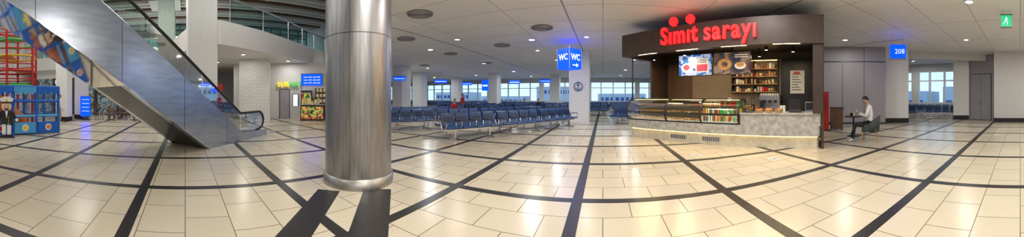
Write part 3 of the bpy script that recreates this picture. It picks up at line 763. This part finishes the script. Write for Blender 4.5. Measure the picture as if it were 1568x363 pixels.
for k in range(8): mb.cyl((.1+.09*k,.12,.60),(.1+.09*k,.12,.68),.033,M_white,r1=.038,seg=10)
mb.build('espresso_machine',MK@Matrix.Translation((X(2.35),DP-.60,.97)))
mb=MB(); mb.cyl((0,0,0),(0,0,.25),.08,M_black,seg=12); mb.cyl((0,0,.25),(0,0,.5),.05,M_glass,r1=.09,seg=12); mb.cyl((0,0,.5),(0,0,.52),.09,M_black,seg=12); mb.build('coffee_grinder',MK@Matrix.Translation((X(2.62),DP-.35,.97)))
mb=MB(); mb.bevbox(-.18,.18,-.02,.02,.12,.42,.01,M_black); mb.box(-.16,.16,.02,.026,.14,.40,M_scr2); mb.cyl((0,0,0),(0,0,.14),.02,M_black,seg=8); mb.bevbox(-.14,.14,-.1,.1,0,.02,.03,M_black); mb.box(-.18,.18,-.02,.3,0,.09,M_dsteel) ; mb.build('cash_register',MK@Matrix.Translation((X(.80),.45,CH)))
mb=MB(); mb.bevbox(0,.42,0,.35,0,.05,.02,M_chrome); mb.bevbox(.03,.39,.03,.32,.05,.33,.03,M_steel); mb.box(.06,.36,.02,.03,.08,.3,M_black); mb.build('toaster_grill',MK@Matrix.Translation((X(.52),.4,CH)))
for a,mm in ((1.88,M_red),(1.58,M_orange),(1.28,M_wood)):
    mb=MB(); mb.rev([(.10,0),(.14,.10),(.135,.11),(.09,.02)],(0,0,0),M_wood,16)
    for k in range(9): mb.sph((random.uniform(-.07,.07),random.uniform(-.07,.07),.09+random.random()*.03),.028,mm,8,6)
    mb.build('snack_basket',MK@Matrix.Translation((X(a),.25,CH)))
mb=MB(); mb.bevbox(-.17,.17,-.12,.12,0,.02,.02,M_black); mb.bevbox(-.17,.17,-.12,.12,.02,.3,.02,M_glass)
for k in range(10): mb.sph((random.uniform(-.12,.12),random.uniform(-.08,.08),.055+random.random()*.15),.035,M_pastry,8,6)
mb.build('cookie_box',MK@Matrix.Translation((X(2.22),.3,CH)))
mb=MB()
for k,(x,y) in enumerate(((0,0),(.1,.02),(.05,.1))):
    for j in range(5): mb.cyl((x,y,.03*j),(x,y,.03*j+.09),.033,M_white,r1=.042,seg=12)
mb.build('paper_cup_stack',MK@Matrix.Translation((X(1.25),.6,CH)))
# red channel letters, each placed separately so they stay legible
sg=bpy.data.objects.new('red_kiosk_lettering',None); COL.objects.link(sg); sg.matrix_world=MK
def base(chars,y0):
    for ch,ac,wd,sz in chars:
        text('letter',ch,sz,M_redE,face((X(ac),-.25,y0),(0,-1)),parent=sg,extrude=.05,width=wd,bold=.020)
cu=[('S',4.98,.34,.74),]
def letters(word,a0,a1,size,bold):
    # one text run, width-fitted, loosely tracked
    c=bpy.data.curves.new('run','FONT'); c.body=word; c.size=size; c.extrude=.05; c.offset=bold; c.space_character=1.14; c.align_x='CENTER'; c.resolution_u=3
    t=bpy.data.objects.new('tmp',c); COL.objects.link(t); dg=bpy.context.evaluated_depsgraph_get(); dg.update()
    me=bpy.data.meshes.new_from_object(t.evaluated_get(dg)); bpy.data.objects.remove(t); me.materials.clear(); me.materials.append(M_redE)
    xs=[v.co.x for v in me.vertices]; k=(a0-a1)/(max(xs)-min(xs)); mid_=(max(xs)+min(xs))/2
    for v in me.vertices: v.co.x=(v.co.x-mid_)*k
    ob=bpy.data.objects.new('letters',me); COL.objects.link(ob); ob.parent=sg; ob.matrix_local=face((X((a0+a1)/2),-.25,3.27),(0,-1))
letters('Sımıt',5.10,3.72,.80,.016)
letters('sarayı',3.50,1.86,.80,.016)
mb=MB()
for a in (4.60,3.98): mb.cyl((X(a),-.30,3.98),(X(a),-.20,3.98),.15,M_redE,seg=28)
for a in (4.4,3.0,2.2): mb.box(X(a),X(a)+.03,-.22,-.183,3.3,3.42,M_black)
mb.build('letter_dots',parent=sg)
sp=bpy.data.objects.new('kiosk_spotlights',None); COL.objects.link(sp); sp.matrix_world=MK
for a,y,e in ((.9,.9,13),(2.2,1.7,12),(3.6,1.7,12),(5.0,1.3,12),(6.2,.9,13),(1.7,.45,13),(4.6,.5,13)):
    mb=MB(); mb.cyl((0,0,0),(0,0,.14),.055,M_black,seg=14); mb.cyl((0,0,.14),(0,0,.32),.012,M_black,seg=6); mb.cyl((0,0,-.004),(0,0,0.001),.045,M_lampE,seg=14)
    o=mb.build('spot_head',Matrix.Translation((X(a),y,2.98)),parent=sp)
    l=bpy.data.lights.new('lamp','AREA'); l.shape='DISK'; l.size=.09; l.energy=e; l.color=(1,.76,.46)
    lo=bpy.data.objects.new('lamp',l); COL.objects.link(lo); lo.parent=o; lo.location=(0,0,-.012)
for a in (1.0,2.6,4.2,5.8):
    l=bpy.data.lights.new('lamp','AREA'); l.shape='RECTANGLE'; l.size=.8; l.size_y=.08; l.energy=22; l.color=(1,.70,.28)
    lo=bpy.data.objects.new('lamp',l); COL.objects.link(lo); lo.parent=sp; lo.matrix_local=Matrix.Translation((X(a),-.08,3.03))@Matrix.Rotation(-.5,4,'X')

# ------------------------------------------------------------------ items right of the kiosk
p=W(1263,12.0); mb=MB(); mb.bevbox(-.18,.18,-.06,.06,0,1.75,.02,M_red); mb.bevbox(-.25,.25,-.15,.15,0,.04,.04,M_dsteel); mb.box(-.13,.13,-.068,-.06,.9,1.5,M_redc); mb.build('red_banner_stand',frame(p,(math.cos(.83),-math.sin(.83))))
p=W(1281,12.4); mb=MB(); mb.bevbox(-.3,.3,-.2,.2,.06,1.0,.02,M_brown2,2); mb.bevbox(-.33,.33,-.23,.23,1.0,1.04,.02,M_brown,2); mb.box(-.28,.28,-.215,-.2,.1,.5,M_brown2); mb.box(-.28,.28,-.215,-.2,.55,.95,M_brown2)
for x in (-.25,.25): mb.cyl((x,0,0),(x,0,.06),.03,M_black,seg=8)
mb.build('wooden_waste_cabinet',frame(p,(math.cos(.87),-math.sin(.87))))
p=W(1307,10.3); mb=MB(); mb.rev([(.34,.74),(.36,.755),(.36,.77),(.34,.78)],(0,0,0),M_black,28); mb.cyl((0,0,.02),(0,0,.75),.035,M_black,seg=12); mb.rev([(.26,0),(.24,.02),(.05,.035)],(0,0,0),M_black,24)
mb.build('round_bistro_table',Matrix.Translation(p))
mb=MB(); mb.box(-.14,.14,-.1,.1,0,.012,M_brown2); mb.rev([(.025,.012),(.035,.06),(.038,.11)],(.03,0,0),M_white,12); mb.bevbox(-.11,-.04,-.05,.05,.012,.12,.01,M_black,2)
mb.build('serving_tray',Matrix.Translation(p+Vector((-.05,0,.78))))

# ------------------------------------------------------------------ people
def skinmesh(nodes,edges,roots,sub=2):
    names=list(nodes); idx={n:i for i,n in enumerate(names)}
    me=bpy.data.meshes.new('sk'); me.from_pydata([nodes[n][0] for n in names],[(idx[a],idx[b]) for a,b in edges],[])
    ob=bpy.data.objects.new('sk',me); COL.objects.link(ob)
    md=ob.modifiers.new('s','SKIN'); md.use_smooth_shade=True; md.branch_smoothing=.3
    if not me.skin_vertices: 
        bpy.context.view_layer.objects.active=ob; ob.select_set(True)
        try: bpy.ops.mesh.customdata_skin_add()
        except Exception: pass
    for n in names:
        r=nodes[n][1]; r=r if hasattr(r,'__len__') else (r,r)
        sv=me.skin_vertices[0].data[idx[n]]; sv.radius=r; sv.use_root=(n in roots)
    ss=ob.modifiers.new('ss','SUBSURF'); ss.levels=sub; ss.render_levels=sub
    dg=bpy.context.evaluated_depsgraph_get(); dg.update()
    out=bpy.data.meshes.new_from_object(ob.evaluated_get(dg)); bpy.data.objects.remove(ob)
    return out
def segdist(p,a,b):
    ab=b-a; t=max(0,min(1,(p-a).dot(ab)/max(1e-9,ab.length_squared))); return (p-(a+ab*t)).length
def hand(mb_nodes,mb_edges,roots,tag,wr,fw,pn,side,curl=.5):
    fw=Vector(fw).normalized(); pn=Vector(pn); pn=(pn-fw*pn.dot(fw)).normalized(); sd=fw.cross(pn)*side
    wr=Vector(wr)
    N=mb_nodes;E=mb_edges
    N[tag+'w']=(tuple(wr),(.024,.018)); N[tag+'p1']=(tuple(wr+fw*.04),(.034,.015)); N[tag+'p2']=(tuple(wr+fw*.085),(.038,.013))
    E+= [(tag+'w',tag+'p1'),(tag+'p1',tag+'p2')]; roots.append(tag+'w')
    for k,(o,l) in enumerate(((.030,.070),(.010,.080),(-.010,.075),(-.029,.058))):
        base=wr+fw*.078+sd*o; a=curl
        pts=[base]
        for j,f in enumerate((.45,.32,.23)):
            ang=a*(j+.6); dd=(fw*math.cos(ang)+pn*math.sin(ang)); pts.append(pts[-1]+dd*l*f)
        for j,q in enumerate(pts):
            N['%sf%d%d'%(tag,k,j)]=(tuple(q),.0092-.0011*j)
            if j: E.append(('%sf%d%d'%(tag,k,j-1),'%sf%d%d'%(tag,k,j)))
        roots.append('%sf%d0'%(tag,k))
    q0=wr+fw*.03+sd*.026; q1=q0+(fw*.6+sd*.7+pn*.3).normalized()*.035; q2=q1+(fw*.9+sd*.2+pn*.4).normalized()*.03
    for j,q in enumerate((q0,q1,q2)):
        N['%st%d'%(tag,j)]=(tuple(q),.0115-.0015*j)
        if j: E.append(('%st%d'%(tag,j-1),'%st%d'%(tag,j)))
    roots.append(tag+'t0')
def head(M,parent,hairlong=False,name='head'):
    mb=MB(); mb.T=M
    seg,rings=20,16; vs=[];fs=[]
    def shp(ph,t):
        x=.076*math.cos(ph)*math.cos(t); y=.096*math.cos(ph)*math.sin(t); z=.118*math.sin(ph)
        if z<0: k=1+z*2.0; x*=max(.6,k+.12 if k<.88 else 1); 
        if z<-.02 and y<0: y*=.82
        if y>0:
            if abs(x)<.02 and -.045<z<.012: y+=.020*(1-abs(x)/.02)*(1 if z<-.012 else .6)
            if abs(z+.005)<.02 and .015<abs(x)<.045: y-=.007
        return (x,y,z+.118)
    vs=[shp(-PI/2,0)]
    for j in range(1,rings):
        for i in range(seg): vs.append(shp(-PI/2+PI*j/rings,2*PI*i/seg))
    vs.append(shp(PI/2,0)); L=len(vs)-1
    fs=[(0,1+(i+1)%seg,1+i) for i in range(seg)]
    for j in range(rings-2):
        for i in range(seg):
            a=1+j*seg+i;b=1+j*seg+(i+1)%seg; fs.append((a,b,b+seg,a+seg))
    fs+=[(L,1+(rings-2)*seg+i,1+(rings-2)*seg+(i+1)%seg) for i in range(seg)]
    mb.add(vs,fs,M_skin,True)
    for sx in (-1,1):
        mb.sph((sx*.03,.083,.118),(.013,.008,.007),M_white,8,6); mb.sph((sx*.03,.089,.118),(.006,.004,.006),M_eye,8,6)
        mb.sph((sx*.03,.090,.136),(.018,.006,.004),M_hair,8,6)
        mb.sph((sx*.077,-.002,.108),(.010,.020,.031),M_skin,8,6)
    mb.sph((0,.098,.098),(.011,.014,.012),M_skin,8,6)
    mb.sph((0,.086,.066),(.024,.009,.006),M_lip,10,6)
    seg=20; rows=[]
    for j in range(9):
        ph=PI/2-j*(PI*.62)/8; row=[]
        for i in range(seg):
            t=2*PI*i/seg; fy=math.sin(t)
            lim=.48 if fy>.25 else (-.05 if fy>-.35 else -.75)
            p2=max(ph,lim)
            row.append((.084*math.cos(p2)*math.cos(t),.104*math.cos(p2)*math.sin(t)-.004,.126*math.sin(p2)+.122))
        rows.append(row)
    hv=[q for r_ in rows for q in r_]
    mb.add(hv,[(j*seg+i,(j+1)*seg+i,(j+1)*seg+(i+1)%seg,j*seg+(i+1)%seg) for j in range(8) for i in range(seg)],M_hair,True)
    if hairlong: mb.sph((0,-.055,.06),(.075,.06,.15),M_hair,12,10)
    return mb.build(name,parent=parent)
def person(name,pose,loc,rot,sc,top,legs,shoe,hairlong=False,sleeve=True):
    root=bpy.data.objects.new(name,None); COL.objects.link(root)
    root.matrix_world=Matrix.Translation(loc)@Matrix.Rotation(rot,4,'Z')@Matrix.Scale(sc,4)
    J=pose; N={};E=[]
    N['pel']=(J['pel'],(.145,.11)); N['sp']=(J['sp'],(.135,.105)); N['ch']=(J['ch'],(.155,.11)); N['uch']=(J['uch'],(.115,.085)); N['nk']=(J['nk'],(.058,.058)); N['hd']=(J['hd'],(.05,.055))
    E=[('pel','sp'),('sp','ch'),('ch','uch'),('uch','nk'),('nk','hd')]
    lab=['top','top','top','neck','skin']
    for s in 'LR':
        N['sh'+s]=(J['sh'+s],.062);N['el'+s]=(J['el'+s],.043);N['wr'+s]=(J['wr'+s],(.027,.024))
        E+=[('uch','sh'+s),('sh'+s,'el'+s),('el'+s,'wr'+s)]; lab+=['top','top','top' if sleeve else 'skin']
        N['hp'+s]=(J['hp'+s],.098);N['kn'+s]=(J['kn'+s],.064);N['cf'+s]=(tuple(Vector(J['kn'+s]).lerp(Vector(J['an'+s]),.35)),.058);N['an'+s]=(J['an'+s],.038);N['toe'+s]=(J['toe'+s],(.040,.026))
        E+=[('pel','hp'+s),('hp'+s,'kn'+s),('kn'+s,'cf'+s),('cf'+s,'an'+s),('an'+s,'toe'+s)]; lab+=['leg']*4+['shoe']
    me=skinmesh(N,E,['pel'],2)
    ml={'top':top,'leg':legs,'skin':M_skin,'shoe':shoe}
    keys=['top','leg','skin','shoe']; me.materials.clear()
    for k in keys: me.materials.append(ml[k])
    segs=[(Vector(N[a][0]),Vector(N[b][0]),l) for (a,b),l in zip(E,lab)]
    nk=Vector(J['nk']);uch=Vector(J['uch'])
    for f in me.polygons:
        c=f.center; best=min(segs,key=lambda s_:segdist(c,s_[0],s_[1])); l=best[2]
        if l=='neck': l='skin' if (c-uch).dot(nk-uch)/(nk-uch).length_squared>.75 else 'top'
        f.material_index=keys.index(l); f.use_smooth=True
    b=bpy.data.objects.new('body',me); COL.objects.link(b); b.parent=root
    N2={};E2=[];R2=[]
    for s,sg_ in (('L',-1),('R',1)):
        wr=Vector(J['wr'+s]);fw=(wr-Vector(J['el'+s])).normalized(); fw=Vector(J.get('hf'+s,tuple(fw)))
        hand(N2,E2,R2,s,wr,fw,J.get('pn'+s,(-sg_*1.0,0,0)),sg_ if 'sd'+s not in J else J['sd'+s],J.get('curl',.45))
    mh=skinmesh(N2,E2,R2,1); mh.materials.clear(); mh.materials.append(M_skin)
    for f in mh.polygons: f.use_smooth=True
    h=bpy.data.objects.new('hands',mh); COL.objects.link(h); h.parent=root
    head(Matrix.Translation(Vector(J['hd'])+Vector((0,.0,-.03)))@Matrix.Rotation(-J.get('tilt',0),4,'X'),root,hairlong)
    return root
sit=dict(pel=(0,0,.56),sp=(0,-.02,.74),ch=(0,.0,.93),uch=(0,.03,1.05),nk=(0,.055,1.14),hd=(0,.085,1.20),
 shL=(-.18,.03,1.05),elL=(-.235,.10,.80),wrL=(-.10,.32,.86),shR=(.18,.03,1.05),elR=(.235,.08,.80),wrR=(.08,.32,.88),
 hpL=(-.09,.03,.54),knL=(-.12,.46,.54),anL=(-.12,.50,.10),toeL=(-.13,.66,.035),
 hpR=(.09,.03,.54),knR=(.12,.44,.54),anR=(.13,.60,.11),toeR=(.14,.76,.035),tilt=.42,hfL=(.35,.85,.3),hfR=(-.35,.85,.3),pnL=(.7,-.2,.6),pnR=(-.7,-.2,.6),curl=.55)
pm=W(1332,8.95)
rotm=.50
man=person('seated_man',sit,pm,rotm,1.10,M_shirt,M_pants,M_shoe)
mb=MB(); mb.bevbox(-.038,.038,-.005,.005,-.075,.075,.004,M_black,2); mb.box(-.034,.034,-.006,-.005,-.07,.07,M_whiteE)
mb.build('smartphone',Matrix.Translation((0.0,.40,.93))@Matrix.Rotation(-.6,4,'X'),parent=man)
mb=MB()
for x,y in ((-.22,-.2),(.22,-.2),(-.22,.22),(.22,.22)): mb.cyl((x*1.15,y*1.15,0),(x,y,.40),.014,M_wood,r1=.022,seg=10)
mb.bevbox(-.27,.27,-.25,.28,.36,.47,.09,M_chair,5)
n=18; vs=[];fs=[]
for i in range(n+1):
    a=PI*1.0+ (i/n)*PI
    cx_,cy_=math.cos(a),math.sin(a)
    top=.66+.24*max(0,-cy_)**1.2
    for r,z in ((.27,.38),(.31,top-.02),(.33,top),(.355,top-.02),(.31,.36)): vs.append((r*cx_,r*cy_*.95+.0,z))
for i in range(n):
    for j in range(5): fs.append((i*5+j,i*5+(j+1)%5,(i+1)*5+(j+1)%5,(i+1)*5+j))
fs.append((0,1,2,3,4)); fs.append(tuple(n*5+k for k in (4,3,2,1,0)))
mb.add(vs,fs,M_chair,True)
for sx in (-1,1):
    mb.profx([(0,.40),(.22,.40),(.2,.58),(.0,.66)],sx*.27 if sx>0 else -.31,sx*.31 if sx>0 else -.27,M_chair)
mb.build('upholstered_armchair',Matrix.Translation(pm)@Matrix.Rotation(rotm,4,'Z')@Matrix.Translation((0,-.02,0)))
stand=dict(pel=(0,0,.95),sp=(0,.0,1.10),ch=(0,.0,1.28),uch=(0,-.0,1.39),nk=(0,.0,1.48),hd=(0,.015,1.54),
 shL=(-.18,0,1.39),elL=(-.24,-.03,1.12),wrL=(-.24,.06,.87),shR=(.18,0,1.39),elR=(.24,.0,1.12),wrR=(.24,.12,.88),
 hpL=(-.09,0,.90),knL=(-.10,.10,.50),anL=(-.10,.02,.09),toeL=(-.11,.17,.03),
 hpR=(.09,0,.90),knR=(.10,.0,.50),anR=(.10,-.14,.11),toeR=(.11,.0,.035),tilt=.05,curl=.3)
p=W(91,15.0); person('standing_traveller',stand,p,.6,.95,M_shirt,mat('beige_trousers',(.4,.33,.25),.8),M_shoe,hairlong=True)
sit2=dict(sit); sit2.update(pel=(0,0,.60),wrL=(-.12,.32,.68),wrR=(.12,.32,.68),tilt=.1,pnL=(0,0,-1),pnR=(0,0,-1),hfL=(0,1,-.1),hfR=(0,1,-.1),anR=(.13,.5,.10),toeR=(.13,.66,.035),
 hpL=(-.09,.03,.58),hpR=(.09,.03,.58))
def sitter(bo,seat,top,legs,hl=False):
    M=bo.matrix_world; q=M@Vector((seat,.02,0)); yd=M.to_3x3()@Vector((0,-1,0)); r=math.atan2(yd.y,yd.x)-PI/2
    person('seated_passenger',sit2,q,r,1.0,top,legs,M_shoe,hl)
def nearest(u,D):
    t=W(u,D); return min(benchlist,key=lambda o:(o.matrix_world.translation-t).length)
sitter(nearest(703,17),.3,M_redc,M_pants,True); sitter(nearest(800,21),-.3,M_bluec,M_pants); sitter(nearest(830,22),.9,M_pants,M_pants)
p=W(708,20.4); person('standing_passenger',stand,p,2.6,1.02,M_redc,M_bluec,M_shoe)

# ------------------------------------------------------------------ exterior
mb=MB(); mb.box(-160,160,39.5,260,-4,-3.6,mat('apron_asphalt',(.42,.43,.45),.8)); mb.box(26,260,-60,39.5,-4,-3.6,mat('apron_asphalt',(.42,.43,.45),.8)); mb.build('ground_apron')
mb=MB()
for k in range(7):
    x=-80+k*26; h=[5,3,7,4,6,3,5][k]; mb.box(x,x+20,110,122,-3.6,h-1,M_wall)
    for j in range(9): mb.box(x+1+j*2.1,x+2.4+j*2.1,109.9,110,h-4,h-2.5,M_bluec)
mb.build('distant_terminal_building')
mb=MB()
for k in range(4):
    y=-10+k*16; mb.box(60,70,y,y+12,-3.6,[2,4,3,5][k],M_wall)
    for j in range(5): mb.box(59.9,60,y+1+j*2.2,y+2.4+j*2.2,-.6,.8,M_bluec)
mb.build('distant_cargo_building')
def vehicle(c,s):
    mb=MB(); mb.bevbox(-3,3,-1.2,1.2,.5,2.6,.2,s); mb.bevbox(3,4.6,-1.15,1.15,.5,2.1,.3,M_white); mb.box(3.9,4.62,-1.0,1.0,1.3,1.9,M_black)
    for x in (-2,3.6):
        for y in (-1.2,1.2): mb.cyl((x,y-.12,.45),(x,y+.12,.45),.45,M_black,seg=16)
    mb.build('apron_service_truck',Matrix.Translation(c))
for c,s in (((-30,70,-3.6),M_red),((-14,64,-3.6),M_white),((-3,75,-3.6),M_orange)): vehicle(c,s)

# ------------------------------------------------------------------ world
wd=bpy.data.worlds.new('sky_world'); scene.world=wd; wd.use_nodes=True; nt=wd.node_tree; bg=nt.nodes['Background']
tc=nt.nodes.new('ShaderNodeTexCoord'); sep=nt.nodes.new('ShaderNodeSeparateXYZ'); nt.links.new(tc.outputs['Generated'],sep.inputs[0])
r=nt.nodes.new('ShaderNodeValToRGB'); r.color_ramp.elements[0].color=(.78,.91,1,1); r.color_ramp.elements[1].color=(.30,.55,1,1); r.color_ramp.elements[1].position=.6
nt.links.new(sep.outputs['Z'],r.inputs[0]); nt.links.new(r.outputs[0],bg.inputs[0]); bg.inputs['Strength'].default_value=1.35

# ------------------------------------------------------------------ camera (cylindrical panorama, like the phone sweep)
cam=bpy.data.cameras.new('camera'); co=bpy.data.objects.new('camera',cam); COL.objects.link(co); scene.camera=co
cam.type='PANO'; cam.panorama_type='CENTRAL_CYLINDRICAL'
cam.central_cylindrical_range_u_min=-784/407; cam.central_cylindrical_range_u_max=784/407
cam.central_cylindrical_range_v_min=-214/407; cam.central_cylindrical_range_v_max=149/407
cam.central_cylindrical_radius=1.0
co.location=(0,0,1.5); co.rotation_euler=(PI/2,0,139/407)
cam.clip_end=600
